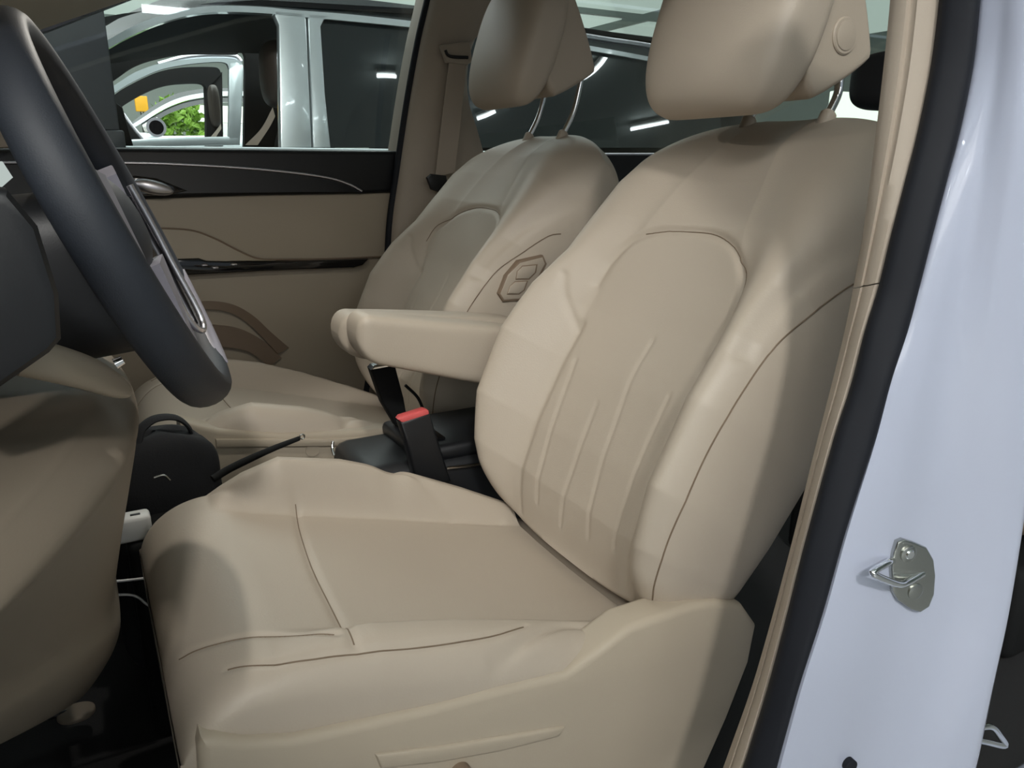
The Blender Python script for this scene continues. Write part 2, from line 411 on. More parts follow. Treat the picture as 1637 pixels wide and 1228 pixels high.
# ---- near-side plastic cover of the driver seat and hardware
def poly_at(pts, Y): return [atY(a, b, Y) for a, b in pts]
vp = [(316, 1200), (322, 1184), (345, 1180), (390, 1186), (470, 1182), (580, 1158), (700, 1130), (800, 1102), (905, 1078), (960, 1040), (1008, 1003), (1060, 985), (1110, 968), (1150, 962), (1190, 968),
      (1212, 1000), (1200, 1060), (1165, 1150), (1125, 1240), (1080, 1330), (900, 1400), (500, 1420), (340, 1400), (322, 1300)]
prism('side_cover', poly_at(vp, .622), (0, .05, 0), M['plastic'], DRV, .011, 4)
prism('adjuster_lever', poly_at([(600, 1208), (700, 1196), (800, 1180), (880, 1166), (905, 1163), (895, 1180), (800, 1204), (700, 1222), (610, 1232)], .6185), (0, .02, 0), M['plastic'], DRV, .004, 3)
bm = bmesh.new(); k0 = atY(742, 1246, .61); add_tube(bm, [k0, k0+np.array([0, .02, 0])], [.012, .012], 20); from_bm('adjuster_knob', bm, M['plastic_dk'], DRV, ang=40)

# ---- switch panel on the passenger backrest (on the side facing the driver)
def wing(s, t, lift=0): return WP(s, t, 0)
pn = bpy.data.objects.new('switch_panel', None)
bpy.data.objects.remove(pn)
pp = [(812, 440), (832, 420), (868, 411), (872, 422), (856, 452), (835, 478), (806, 480), (800, 470)]
prism('switch_panel_rim', poly_at([(809, 441), (831, 417), (869, 408), (875, 422), (858, 454), (836, 481), (805, 483), (797, 470)], 1.338), (0, .03, 0), M['plastic_dk'], PAS, .003, 2)
prism('switch_panel', poly_at(pp, 1.3365), (0, .03, 0), M['leather_side'], PAS, .003, 2)
for a in ([(828, 434), (836, 426), (858, 424), (856, 436), (846, 446), (826, 446)], [(816, 458), (824, 451), (843, 450), (838, 464), (830, 470), (812, 470)]):
    prism('recline_button_rim', poly_at([(np.mean([p[0] for p in a])+(q[0]-np.mean([p[0] for p in a]))*1.12, np.mean([p[1] for p in a])+(q[1]-np.mean([p[1] for p in a]))*1.14) for q in a], 1.3355), (0, .01, 0), M['plastic_dk'], PAS, .001, 1)
    prism('recline_button', poly_at(a, 1.3335), (0, .012, 0), M['leather'], PAS, .003, 2)

# ------------------------------------------------------------------ steering wheel
wc = np.array([.037, .87, 1.143]); wa = R(21.7)
wn = np.array([math.cos(wa), 0, math.sin(wa)]); wv = np.array([-math.sin(wa), 0, math.cos(wa)]); wy = np.array([math.sin(R(7)), math.cos(R(7)), 0]); wn = np.cross(wy, wv); wn /= np.linalg.norm(wn)
WH = thing('steering_wheel', wc, 'black leather steering wheel with grey spokes in front of the near seat', 'steering wheel')
def WP2(y, v, n): return wc+wy*y+wv*v+wn*n
RW = .185
rows = []
for k in range(120):
    a = 2*math.pi*k/120
    c_ = WP2(math.cos(a)*RW, math.sin(a)*RW, 0); rad = wy*math.cos(a)+wv*math.sin(a)
    rows.append([c_+rad*.017*math.cos(b)+wn*.0235*math.sin(b) for b in [2*math.pi*j/20 for j in range(20)]])
rows.append(rows[0]); bm = bmesh.new(); add_loft(bm, rows, True, False); bmesh.ops.remove_doubles(bm, verts=bm.verts[:], dist=1e-6)
from_bm('rim', bm, M['wheel'], WH, ang=70)
# hub pad
rows = []
for q in range(24):
    v = q/23; k = math.sqrt(max(.0004, 1-v**2.6)); n_ = -.035+.058*v
    rows.append([WP2(math.copysign(abs(math.cos(a))**.8, math.cos(a))*.085*k, math.copysign(abs(math.sin(a))**.8, math.sin(a))*.066*k, n_) for a in [2*math.pi*j/40 for j in range(40)]])
bm = bmesh.new(); add_loft(bm, rows); from_bm('airbag_cover', bm, M['wheel'], WH, ang=60)
for sy in (-1, 1):
    A = [WP2(sy*.06, .045, .018), WP2(sy*.12, .055, .014), WP2(sy*.178, .058, .006)]
    Bq = [WP2(sy*.06, -.04, .012), WP2(sy*.12, -.03, .008), WP2(sy*.178, -.02, .0)]
    sp = strip('spoke', A, Bq, -wn*.016, M['wheel_grey'], WH, 20)
    tube('spoke_trim', [WP2(sy*.165, -.025, .004), WP2(sy*.12, -.034, .010), WP2(sy*.085, -.040, .012)], .0025, M['silver'], sp, 8, 24)
A = [WP2(-.045, -.045, .02), WP2(-.035, -.10, .014), WP2(-.03, -.172, .004)]; Bq = [WP2(.045, -.045, .02), WP2(.035, -.10, .014), WP2(.03, -.172, .004)]
sp = strip('spoke', A, Bq, -wn*.016, M['wheel_grey'], WH, 20)
for sy in (1,):
    tube('spoke_trim', [WP2(sy*.060, .03, .024), WP2(sy*.062, -.02, .024), WP2(sy*.060, -.06, .023), WP2(sy*.054, -.11, .023), WP2(sy*.046, -.132, .021), WP2(sy*.03, -.134, .017), WP2(sy*.022, -.115, .012), WP2(sy*.018, -.06, .012)], .0036, M['silver'], sp, 8, 60)
    cv = [WP2(sy*.06, .02, .020), WP2(sy*.062, -.02, .020), WP2(sy*.058, -.08, .019), WP2(sy*.046, -.128, .017)]; cw = [WP2(sy*.02, .02, .012), WP2(sy*.02, -.02, .012), WP2(sy*.018, -.08, .010), WP2(sy*.028, -.128, .012)]
    strip('spoke_inlay', cv, cw, -wn*.01, M['piano'], sp, 20)
rows = []
for k in range(40):
    a = R(-78+52*k/39); c_ = WP2(math.cos(a)*RW, math.sin(a)*RW, .0045); rad = wy*math.cos(a)+wv*math.sin(a); kk = max(.02, math.sqrt(1-(abs(k-19.5)/19.6)**6))
    rows.append([c_+rad*.0152*kk*math.cos(b)+wn*.0208*math.sin(b) for b in [2*math.pi*j/18 for j in range(18)]])
bm = bmesh.new(); add_loft(bm, rows); from_bm('rim_inlay', bm, M['wheel_grey'], WH, ang=60)
# ------------------------------------------------------------------ dashboard
DB = thing('dashboard', (-.15, 1.2, .36), 'dashboard with beige knee panel and black column shroud left of the seats', 'dashboard')
# column shroud behind the wheel
rows = []
for q in range(30):
    v = q/29; n_ = -.03-.24*v
    sx = .070+.03*v; sz = .084+.004*v
    rows.append([WP2(math.copysign(abs(math.cos(a))**.6, math.cos(a))*sx, -.036+math.copysign(abs(math.sin(a))**.6, math.sin(a))*sz+.070*v, n_) for a in [2*math.pi*j/36 for j in range(36)]])
bm = bmesh.new(); add_loft(bm, rows); from_bm('column_shroud', bm, M['black'], DB, ang=60)
tube('stalk', [WP2(.05, .0, -.06), WP2(.11, .012, -.05), WP2(.17, .03, -.045)], [.007, .009, .011], M['black'], DB, 12, 20)
# lower knee panel: rounded bulk whose rear face bellies towards the seat
def knee(pts, Ya, Yb, mname, name, back=.28, n=60, rnd=.05):
    """profile (X,Z) swept across from Ya to Yb with rounded ends"""
    prof = cr([(*p,) for p in pts], n)
    rows = []
    ys = np.linspace(0, 1, 40)
    for v in ys:
        y = Ya+(Yb-Ya)*v
        e = min(y-Ya, Yb-y)/rnd; k = 1-math.sqrt(max(0, 1-(1-min(1, e))**2)) if e < 1 else 0
        rows.append([(p[0]-k*rnd, y, p[1]) for p in prof]+[(prof[-1][0]-back, y, prof[-1][1]), (prof[0][0]-back, y, prof[0][1])])
    bm = bmesh.new(); add_loft(bm, rows); return from_bm(name, bm, M[mname], DB, ang=50)
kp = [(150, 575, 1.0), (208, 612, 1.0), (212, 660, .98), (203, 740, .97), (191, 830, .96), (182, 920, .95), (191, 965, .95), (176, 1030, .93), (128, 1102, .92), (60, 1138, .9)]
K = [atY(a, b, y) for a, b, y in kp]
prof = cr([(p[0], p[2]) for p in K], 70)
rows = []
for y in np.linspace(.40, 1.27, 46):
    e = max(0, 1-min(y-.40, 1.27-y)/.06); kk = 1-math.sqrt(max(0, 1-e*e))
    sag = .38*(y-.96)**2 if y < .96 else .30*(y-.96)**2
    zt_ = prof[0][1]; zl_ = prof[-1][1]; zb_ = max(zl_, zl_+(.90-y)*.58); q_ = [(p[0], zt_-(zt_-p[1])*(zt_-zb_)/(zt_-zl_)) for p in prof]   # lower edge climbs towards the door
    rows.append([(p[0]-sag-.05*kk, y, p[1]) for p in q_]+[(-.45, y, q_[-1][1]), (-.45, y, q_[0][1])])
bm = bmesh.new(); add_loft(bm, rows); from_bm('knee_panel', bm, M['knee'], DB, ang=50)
# rounded lip under the column
rows = []
L0 = cr([atY(20, 566, .68), atY(90, 582, .70), atY(150, 600, .74), atY(210, 624, .79)], 30)
for k, c_ in enumerate(L0):
    v = k/29; r_ = .017*math.sqrt(max(.003, 1-max(0, (v-.45)/.56)**2.4)); rows.append([c_+np.array([.3*r_*math.cos(a), -.7*r_*math.cos(a), r_*math.sin(a)]) for a in [2*math.pi*j/20 for j in range(20)]])
bm = bmesh.new(); add_loft(bm, rows); from_bm('column_lip', bm, M['plastic'], DB, ang=60)
prism('switch_pod', [atY(a, b, .60) for a, b in [(-60, 290), (20, 300), (70, 360), (104, 470), (108, 545), (88, 568), (0, 630), (-60, 668)]], (-.03, .07, 0), M['black'], DB, .012, 3)
# ignition ring glint, instrument cowl, pad, display
bm = bmesh.new(); p = atY(184, 582, .78); add_tube(bm, [p, p+np.array([.007, 0, .003])], [.005, .004], 18); from_bm('ignition_ring', bm, M['chrome'], DB)
box('dash_pad', (-.43, 1.26, 1.06), (.56, 1.56, .18), M['black'], DB, .05)
box('dash_front', (-.40, 1.26, .84), (.46, 1.54, .30), M['black_matte'], DB, .04)
box('instrument_cowl', (-.22, .88, 1.15), (.20, .38, .10), M['black'], DB, .035)
pd = [atY(-30, 262, 1.30), atY(6, 258, 1.30), atY(23, 284, 1.30), atY(-2, 306, 1.30), atY(-30, 320, 1.30)]
prism('centre_display', pd, (-.01, .012, 0), M['screen'], DB, .003)
prism('centre_display_back', [p+np.array([-.012, .013, 0]) for p in pd], (-.02, .02, 0), M['black'], DB, .003)

# ------------------------------------------------------------------ bits on the floor between the seats
def blob(name, c, s, m, parent=None, pw=.6, nz=.0, seed=1, n=48, q=40, pv=3.2):
    rnd = np.random.RandomState(seed); ph = rnd.rand(6)*6.28
    rows = []
    for k in range(q):
        v = -1+2*k/(q-1); v = math.sin(v*math.pi/2); kk = max(.02, (1-abs(v)**pv)**(1/pv)); r = []
        for j in range(n):
            a = 2*math.pi*j/n; ca, sa = math.cos(a), math.sin(a)
            w = 1+nz*(math.sin(3*a+ph[0]+4*v)+.7*math.sin(5*a+ph[1]-7*v)+.6*math.sin(9*v+ph[2]+2*a))
            r.append((c[0]+math.copysign(abs(ca)**pw, ca)*s[0]*kk*w, c[1]+math.copysign(abs(sa)**pw, sa)*s[1]*kk*w, c[2]+v*s[2]*(1+nz*math.sin(2*a+ph[3]))))
        rows.append(r)
    bm = bmesh.new(); add_loft(bm, rows); return from_bm(name, bm, m, parent, ang=70)
bc = atY(262, 752, 1.30)
BAG = thing('bag', (bc[0], 1.30, .36), 'black soft fabric bag with a looped handle on the floor between the seats', 'bag')
blob('bag_body', (bc[0]-.004, 1.30, .580), (.090, .055, .205), M['fabric'], BAG, .55, .035, 4, pv=5.5)
blob('front_pocket', (bc[0]-.02, 1.238, .57), (.055, .02, .10), M['fabric'], BAG, .6, .03, 7)
tube('handle', [atY(218, 712, 1.27), atY(226, 686, 1.28), atY(250, 669, 1.29), atY(284, 669, 1.30), atY(305, 690, 1.31), atY(300, 720, 1.31)], .0065, M['fabric'], BAG, 10, 40, flat=(.55, 1.4, (0, 0, 1)))
tube('zip', [atY(246, 764, 1.21), atY(262, 760, 1.21), atY(272, 768, 1.21)], .0018, M['steel'], BAG, 8, 14)
TR = tag(box('storage_tray', (.057, 1.172, .523), (.106, .104, .326), M['black_matte'], None, .012), 'black storage bin on the floor left of the near seat cushion, under the white charger', 'storage bin')
cc = atY(212, 838, 1.13)
CH = thing('charger', (cc[0], 1.13, .686), 'small white charger block with one slot on the black bin', 'charger')
bm = bmesh.new(); add_box(bm, (cc[0]-.001, 1.142, .7045), (.050, .032, .037), .006); from_bm('charger_body', bm, M['white_plastic'], CH, ang=50)
box('slot', (cc[0]+.005, 1.138, .7235), (.013, .005, .0012), M['black'], CH, .0004)
CB = tag(tube('charging_cable', [atY(120, 934, 1.116), atY(190, 929, 1.116), atY(245, 925, 1.116), atY(262, 938, 1.116), atY(255, 965, 1.116), atY(238, 968, 1.116), atY(222, 956, 1.116), atY(206, 951, 1.116), atY(170, 952, 1.116)], .0019, M['cable'], None, 10, 90), 'thin white charging cable looping beside the near seat cushion', 'cable')
pc = atZ(122, 1140, .40)
PD = thing('pedal', (pc[0]-.03, pc[1], .36), 'pale oval foot pedal on the dark floor under the knee panel', 'pedal')
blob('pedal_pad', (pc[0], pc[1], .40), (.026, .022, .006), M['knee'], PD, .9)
tube('pedal_arm', [(pc[0]-.005, pc[1]+.005, .398), (pc[0]-.08, pc[1]+.01, .43), (pc[0]-.2, pc[1]+.02, .62)], .006, M['black'], PD, 10, 20)

# ---- centre console
CN = thing('centre_console', (.62, 1.25, .36), 'black centre console box between the two front seats', 'console')
bm = bmesh.new(); add_box(bm, (.64, 1.255, .545), (.56, .20, .33), .03); from_bm('console_body', bm, M['black'], CN, ang=50)
bm = bmesh.new(); add_box(bm, (.68, 1.255, .716), (.44, .188, .03), .012); from_bm('console_lid', bm, M['black'], CN, ang=50)
box('lid_divider', (.50, 1.255, .733), (.05, .13, .006), M['piano'], CN, .002)
p0, p1 = atY(714, 749, 1.15), atY(774, 742, 1.15)
tube('lid_trim', [p0, p1], .0035, M['chrome'], CN, 10, flat=(1.0, .6, (0, 0, 1)))
p0, p1 = atY(532, 706, 1.20), atY(534, 728, 1.19)
tube('front_trim', [p0, (p0+p1)/2+np.array([-.002, 0, 0]), p1], .0025, M['chrome'], CN, 10, 10)
# ---- belt buckles
BK = thing('seat_belt_buckle', atY(690, 770, 1.145), 'black seat belt buckle with a red release button by the near backrest', 'seat belt buckle')
prism('buckle_body', poly_at([(640, 676), (688, 661), (700, 700), (722, 770), (668, 782), (652, 715)], 1.132), (0, .024, 0), M['black'], BK, .005, 3)
prism('release_button', poly_at([(638, 672), (642, 667), (680, 655), (686, 657), (687, 664), (645, 678)], 1.134), (0, .02, 0), M['red'], BK, .003, 2)
BK2 = thing('seat_belt_buckle', atY(640, 690, 1.30), 'black seat belt buckle without visible button, hanging under the armrests', 'seat belt buckle')
prism('buckle_body', poly_at([(593, 590), (632, 583), (646, 636), (651, 664), (634, 682), (612, 645)], 1.292), (0, .026, 0), M['black_matte'], BK2, .005, 3)
prism('buckle_slot', poly_at([(593, 592), (598, 587), (628, 582), (633, 585)], 1.290), (0, .022, .002), M['chrome'], BK2, .001, 1)
tube('stalk', [atY(640, 668, 1.305), atY(646, 690, 1.305), atY(660, 720, 1.30)], .008, M['black_matte'], BK2, 10, 12)
tube('buckle_cable', [atY(648, 616, 1.33), atY(668, 636, 1.33), atY(678, 660, 1.33)], .003, M['black_matte'], BK2, 8, 12)
RD = thing('rod', atY(372, 748, 1.20), 'thin black rod leaning between the seats, rising from behind the near cushion', 'rod')
tube('shaft', [atY(340, 766, 1.19), atY(372, 747, 1.20), atY(430, 720, 1.22), atY(478, 701, 1.24)], [.006, .006, .005, .004], M['black_matte'], RD, 10, 30)
bm = bmesh.new(); e0 = atY(483, 698, 1.241); add_tube(bm, [e0+np.array([.004*math.cos(a), 0, .004*math.sin(a)]) for a in [2*math.pi*j/16 for j in range(16)]], .0013, 8, True); from_bm('end_ring', bm, M['steel'], RD)

# ---- passenger seat lower inboard cover
prism('side_cover', poly_at([(285, 672), (350, 688), (450, 694), (560, 690), (700, 680), (800, 680), (800, 800), (600, 900), (340, 900), (300, 800)], 1.366), (0, .05, 0), M['plastic'], PAS, .008, 3)
bm = bmesh.new(); c_ = atY(500, 720, 1.364); add_tube(bm, [c_, c_+np.array([0, .012, 0])], [.013, .015], 24); from_bm('hinge_cap', bm, M['plastic'], PAS, ang=40)
prism('cover_step', poly_at([(345, 703), (540, 702), (700, 694), (700, 706), (545, 714), (346, 716)], 1.360), (0, .02, 0), M['plastic'], PAS, .003, 2)

# ------------------------------------------------------------------ our minivan and its passenger door
CBD = thing('minivan', (1.2, 1.25, 0), 'white minivan whose open front door shows the beige cabin, painted pillar on the right', 'car')
def section(name, loc):
    o = bpy.data.objects.new(name, None); COL.objects.link(o); o.location = [float(c) for c in loc]; o.empty_display_size = .05
    o.parent = CBD; o.matrix_parent_inverse = CBD.matrix_world.inverted(); bpy.context.view_layer.update(); return o
DY = 2.05
def dp(pts, Y): return [atY(a, b, Y) for a, b in pts]
DR = section('passenger_door', (.4, 2.1, .5))
OFF = (0, .04, 0)
prism('upper_trim', dp([(-60, 236), (200, 236), (420, 238), (637, 241), (630, 308), (590, 310), (400, 313), (205, 320), (-60, 326)], 2.035), (0, .09, 0), M['black'], DR, .012, 3)
# swept lower tier of the black trim with its silver edge
A = dp([(-40, 262), (200, 262), (300, 265), (400, 271), (480, 279), (530, 287), (560, 297), (578, 307)], 2.030)
Bq = dp([(-40, 318), (200, 312), (300, 309), (400, 308), (480, 307), (530, 307), (560, 307), (580, 308)], 2.022)
strip('trim_sweep', A, Bq, (0, .03, 0), M['black'], DR, 60)
tube('silver_line', [p+np.array([0, -.002, .002]) for p in A], .0034, M['silver'], DR, 8, 80)
# door opener
rows = []
for v in np.linspace(0, 1, 24):
    c_ = atY(212+66*v, 292+12*v, 2.012); k = math.sqrt(max(.0025, 1-(2*abs(v-.42)/1.16)**2.2)) if v > .42 else math.sqrt(max(.0025, 1-((.42-v)/.44)**2))
    rows.append([c_+np.array([0, -.012*k*math.cos(a), .017*k*math.sin(a)-.002]) for a in [2*math.pi*j/18 for j in range(18)]])
bm = bmesh.new(); add_loft(bm, rows); from_bm('door_handle', bm, M['silver'], DR, ang=70)
prism('handle_cup', dp([(190, 288), (215, 281), (250, 285), (300, 305), (270, 312), (195, 314)], 2.019), (0, .01, 0), M['piano'], DR, .003, 2)
# beige panels
prism('upper_panel', dp([(-60, 322), (205, 318), (400, 312), (632, 308), (626, 412), (560, 416), (430, 416), (-60, 430)], 2.045), (0, .08, 0), M['plastic'], DR, .006, 3)
A = dp([(200, 366), (265, 366), (310, 370), (345, 383), (380, 401), (408, 413), (440, 416)], 2.038)
Bq = dp([(200, 424), (270, 422), (310, 420), (345, 418), (380, 417), (410, 417), (442, 417)], 2.030)
strip('armrest_bulge', A, Bq, (0, .04, 0), M['plastic'], DR, 60)
tube('panel_seam', [p+np.array([0, .0005, .001]) for p in A]+[atY(520, 414, 2.044), atY(618, 410, 2.044)], .0022, M['plastic_dk'], DR, 8, 90)
prism('lower_panel', dp([(-60, 430), (300, 420), (430, 416), (622, 410), (640, 450), (640, 520), (640, 640), (600, 800), (-60, 820)], 2.055), (0, .08, 0), M['plastic'], DR, .006, 3)
sw = prism('switch_strip', dp([(240, 418), (285, 414), (318, 413), (330, 417), (420, 419), (590, 414), (580, 424), (566, 428), (430, 433), (300, 440), (240, 444)], 2.026), (0, .04, 0), M['piano'], DR, .004, 3)
for a, b in ((327, 424), (344, 428), (374, 423)):
    c_ = atY(a, b, 2.025); box('window_switch_glint', c_, (.017, .012, .007), M['silver'], DR, .004)  # silver colour stands in for lamp glints on the gloss strip
A = dp([(300, 484), (340, 482), (375, 488), (405, 505), (432, 530), (462, 556)], 2.050); Bq = dp([(300, 496), (340, 495), (370, 501), (396, 517), (420, 540), (444, 566)], 2.042)
strip('pocket_rim', A, Bq, (0, .03, 0), M['plastic_dk'], DR, 50)
A = dp([(300, 521), (340, 520), (375, 524), (402, 534), (430, 552), (450, 572)], 2.046); Bq = dp([(300, 560), (340, 556), (370, 556), (396, 562), (415, 574), (430, 586)], 2.040)
strip('door_pocket', A, Bq, (0, .03, 0), M['plastic_dk'], DR, 50)
# window frame (black) and the pane
def win(px, py): return side(px, py, 2.11, .16, 1.24)
A = [win(*p) for p in [(640, 246), (652, 180), (664, 110), (680, 40), (702, -60)]]; Bq = [win(*p) for p in [(628, 246), (640, 180), (650, 110), (665, 40), (684, -60)]]
strip('window_frame', A, Bq, (0, .03, 0), M['rubber'], DR, 30)
A = [win(*p) for p in [(-40, 74), (60, 48), (110, 30), (186, 0), (260, -28)]]; Bq = [win(*p) for p in [(-40, 80), (60, 54), (110, 36), (190, 5), (262, -22)]]
strip('window_frame', A, Bq, (0, .03, 0), M['rubber'], DR, 30)
pane = [win(*p) for p in [(-60, 240), (640, 246), (652, 180), (664, 110), (680, 40), (700, -50), (262, -26), (186, 0), (110, 32), (60, 50), (-60, 84)]]
prism('window_pane', pane, (0, .004, 0), M['clear_glass'], DR)

# ------------------------------------------------------------------ our car's body
# near-side door pillar: the inner trim, the rubber seal, the painted pillar
TL = [(1440, -460), (1432, -240), (1426, -60), (1424, 0), (1414, 104), (1402, 209), (1391, 300), (1380, 381), (1366, 459), (1352, 530), (1331, 616), (1305, 720), (1270, 866), (1238, 985), (1205, 1096), (1172, 1190), (1150, 1250), (1125, 1310)]
SL = [(1524, -460), (1514, -240), (1504, -60), (1501, 0), (1488, 104), (1467, 209), (1446, 292), (1423, 381), (1404, 459), (1383, 527), (1360, 616), (1333, 700), (1287, 866), (1256, 990), (1228, 1096), (1200, 1188), (1180, 1250), (1160, 1310)]
SR = [(1594, -460), (1582, -240), (1571, -60), (1567, 0), (1556, 104), (1535, 209), (1515, 285), (1490, 381), (1472, 452), (1452, 527), (1424, 612), (1398, 706), (1352, 850), (1316, 978), (1280, 1090), (1252, 1190), (1236, 1250), (1218, 1310)]
JC = [(1664, -460), (1650, -240), (1640, -60), (1634, 0), (1626, 104), (1614, 209), (1604, 292), (1592, 381), (1580, 459), (1570, 527), (1560, 616), (1552, 706), (1541, 860), (1525, 985), (1498, 1096), (1470, 1188), (1452, 1250), (1434, 1310)]
WR = [(1800, -460), (1784, -240), (1770, -60), (1762, 0), (1748, 104), (1732, 209), (1718, 292), (1704, 381), (1692, 459), (1682, 527), (1670, 616), (1656, 706), (1636, 860), (1616, 985), (1592, 1096), (1570, 1200), (1558, 1250), (1546, 1310)]
nr = 151
tl = cr([atY(a-9, b, .50) for a, b in TL], nr); sl = cr([atY(a, b, .462) for a, b in SL], nr); sr = cr([atY(a, b, .435) for a, b in SR], nr)
jc = cr([atY(a, b, .402) for a, b in JC], nr); wr = cr([atY(a, b, .372) for a, b in WR], nr)
ex = np.array([1.0, 0, 0]); ey = np.array([0, 1.0, 0]); dv = np.array([-.8, -.6, 0])
TRIM = bpy.data.objects.new('pillar_trim', None); COL.objects.link(TRIM); TRIM.parent = CBD; TRIM.matrix_parent_inverse = CBD.matrix_world.inverted()
def trim_seg(i0, i1, name, m):
    rows = []
    for i in range(i0, i1):
        a, b = tl[i], sl[i]; mid = a*.35+b*.65
        rows.append([a+ex*.06-ey*.02, a+ex*.02-ey*.004, a+ex*.004-ey*.002, a*.8+b*.2+dv*.008, a*.60+b*.40+dv*.010, a*.52+b*.48+dv*.005, a*.48+b*.52+dv*.005, a*.40+b*.60+dv*.009, a*.15+b*.85+dv*.006, b+ex*.004-ey*.002, b+ex*.06-ey*.02])
    bm = bmesh.new(); add_loft(bm, rows); return from_bm(name, bm, m, CBD, ang=50)
bpy.data.objects.remove(TRIM)
cut = min(range(nr), key=lambda i: abs(sl[i][2]-atY(1401, 460, .462)[2]))
trim_seg(0, cut, 'upper_pillar_trim', M['trim']); tl[cut-1] = tl[cut-1]*.82+tl[cut]*.18; sl_k = sl[cut-1].copy(); sl[cut-1] = sl[cut-1]*.82+sl[cut]*.18; trim_seg(cut-1, nr, 'lower_pillar_trim', M['trim'])
sl[cut-1] = sl_k
rows = []
for a, b in zip(sl, sr):
    c_ = (a+b)/2; h = (b-a)/2; dn = np.array([-.80, -.60, 0])
    rows.append([c_-h*math.copysign(abs(math.cos(t))**.6, math.cos(t))+dn*.013*math.copysign(abs(math.sin(t))**.8, math.sin(t)) for t in [2*math.pi*j/28 for j in range(28)]])
bm = bmesh.new(); add_loft(bm, rows); from_bm('door_seal', bm, M['rubber'], CBD, ang=70)
rows = []
for a, b, c_ in zip(sr, jc, wr):
    a0 = a+ex*.004+ey*.004
    f1 = cr([a0, a*.97+b*.03-ey*.000, a*.72+b*.28-ey*.001, a*.35+b*.65+ey*.004, a*.10+b*.90+ey*.001, b*.9+c_*.1-ey*.003, b*.45+c_*.55-ey*.005, c_*.94+b*.06-ey*.0015, c_+ex*.004+ey*.008], 40)
    rows.append(f1+[c_+ex*.02+ey*.02, c_*.7+a0*.3+ex*.12+ey*.03, a0+ex*.06+ey*.0])
bm = bmesh.new(); add_loft(bm, rows); from_bm('painted_pillar', bm, M['white_paint'], CBD, ang=60)

# striker
def on_pillar(px, py, lift=0):
    """where a sight line meets the jamb face"""
    best = None; r = ray(px, py)
    for i in range(nr-1):
        for A_, B_ in ((sr, jc), (jc, wr)):
            for tri in ((A_[i], B_[i], A_[i+1]), (B_[i], B_[i+1], A_[i+1])):
                n = np.cross(tri[1]-tri[0], tri[2]-tri[0]); dn = n.dot(r)
                if abs(dn) < 1e-12: continue
                p = CAM+r*(n.dot(tri[0]-CAM)/dn); ok = True
                s0 = None
                for k in range(3):
                    s_ = np.cross(tri[(k+1) % 3]-tri[k], p-tri[k]).dot(n)
                    if s_ < -1e-12: ok = False
                if ok: best = (p, n/np.linalg.norm(n)*(-1 if n.dot(r) > 0 else 1))
    return best
def striker(px, py, label, sc_, outline, loop, bolts):
    p, n = on_pillar(px, py) if outline else (None, None)
    return p, n
sp_, sn = on_pillar(1446, 915)
def onp(px, py, lift): 
    r = ray(px, py); p0 = sp_+sn*lift; return CAM+r*(sn.dot(p0-CAM)/sn.dot(r))
ST = bpy.data.objects.new('striker', None); COL.objects.link(ST); ST.location = sp_; ST.parent = CBD; bpy.context.view_layer.update(); ST.matrix_parent_inverse = CBD.matrix_world.inverted(); bpy.context.view_layer.update()
outl = [(1428, 862), (1438, 858), (1455, 863), (1474, 871), (1485, 890), (1488, 915), (1486, 945), (1478, 965), (1464, 974), (1450, 970), (1428, 955), (1420, 940), (1418, 905), (1422, 880)]
prism('striker_plate', [onp(a, b, -.003) for a, b in outl], sn*.007, M['steel'], ST, .002, 3)
def disc(name, px, py, r0, h, m, parent, l0=.003):
    bm = bmesh.new(); p = onp(px, py, l0); add_tube(bm, [p, p+sn*h*.7, p+sn*h], [r0, r0, r0*.75], 24); return from_bm(name, bm, m, parent, ang=35)
disc('bolt', 1450, 884, .0088, .004, M['steel'], ST); disc('bolt', 1462, 945, .0088, .003, M['steel'], ST)
disc('bolt_head', 1450, 884, .0055, .0052, M['chrome'], ST)
tube('striker_loop', [onp(1426, 896, .002), onp(1420, 899, .012), onp(1396, 914, .022), onp(1402, 921, .022), onp(1436, 934, .014), onp(1452, 930, .008), onp(1474, 917, .002)], .0036, M['chrome'], ST, 12, 60)
bm = bmesh.new(); q0 = on_pillar(1357, 1222); add_tube(bm, [q0[0]-q0[1]*.004, q0[0]+q0[1]*.004, q0[0]+q0[1]*.005], [.0075, .0075, .005], 20); from_bm('body_plug', bm, M['rubber'], CBD, ang=35)
b0 = atY(1560, 1172, .42)
tube('rear_striker', [atY(1560, 1164, .43), atY(1584, 1162, .43), atY(1598, 1176, .43), atY(1606, 1192, .43), atY(1576, 1186, .43), atY(1556, 1182, .43)], .0042, M['chrome'], CBD, 12, 50)

# passenger-side pillar with its seal, and the roof
PL = [(716, -120), (690, 0), (676, 60), (661, 140), (650, 210), (640, 280), (630, 350), (624, 430), (610, 520), (590, 640)]
PR = [(1010, -120), (900, -40), (780, 40), (752, 100), (752, 160), (764, 200), (775, 240), (790, 300), (800, 420), (800, 640)]
pl_ = cr([atY(a, b, 2.0) for a, b in PL], 50); pr_ = cr([atY(a, b, 2.0) for a, b in PR], 50)
rows = []
for a, b in zip(pl_, pr_):
    w = np.linalg.norm(b-a); e = min(.05, w*.25)/w
    rows.append([a+ey*.12, a+ey*.01, a*(1-e*.3)+b*e*.3-ey*.004, a*(1-e)+b*e-ey*.014, a*.5+b*.5-ey*.018, a*e+b*(1-e)-ey*.012, b+ey*.012, b+ey*.12])
bm = bmesh.new(); add_loft(bm, rows); from_bm('passenger_pillar_trim', bm, M['trim'], CBD, ang=60)
tube('passenger_door_seal', [atY(a-5, b, 2.02) for a, b in PL[1:]], .012, M['rubber'], CBD, 12, 60, flat=(.8, 1.0, (0, 1, 0)))
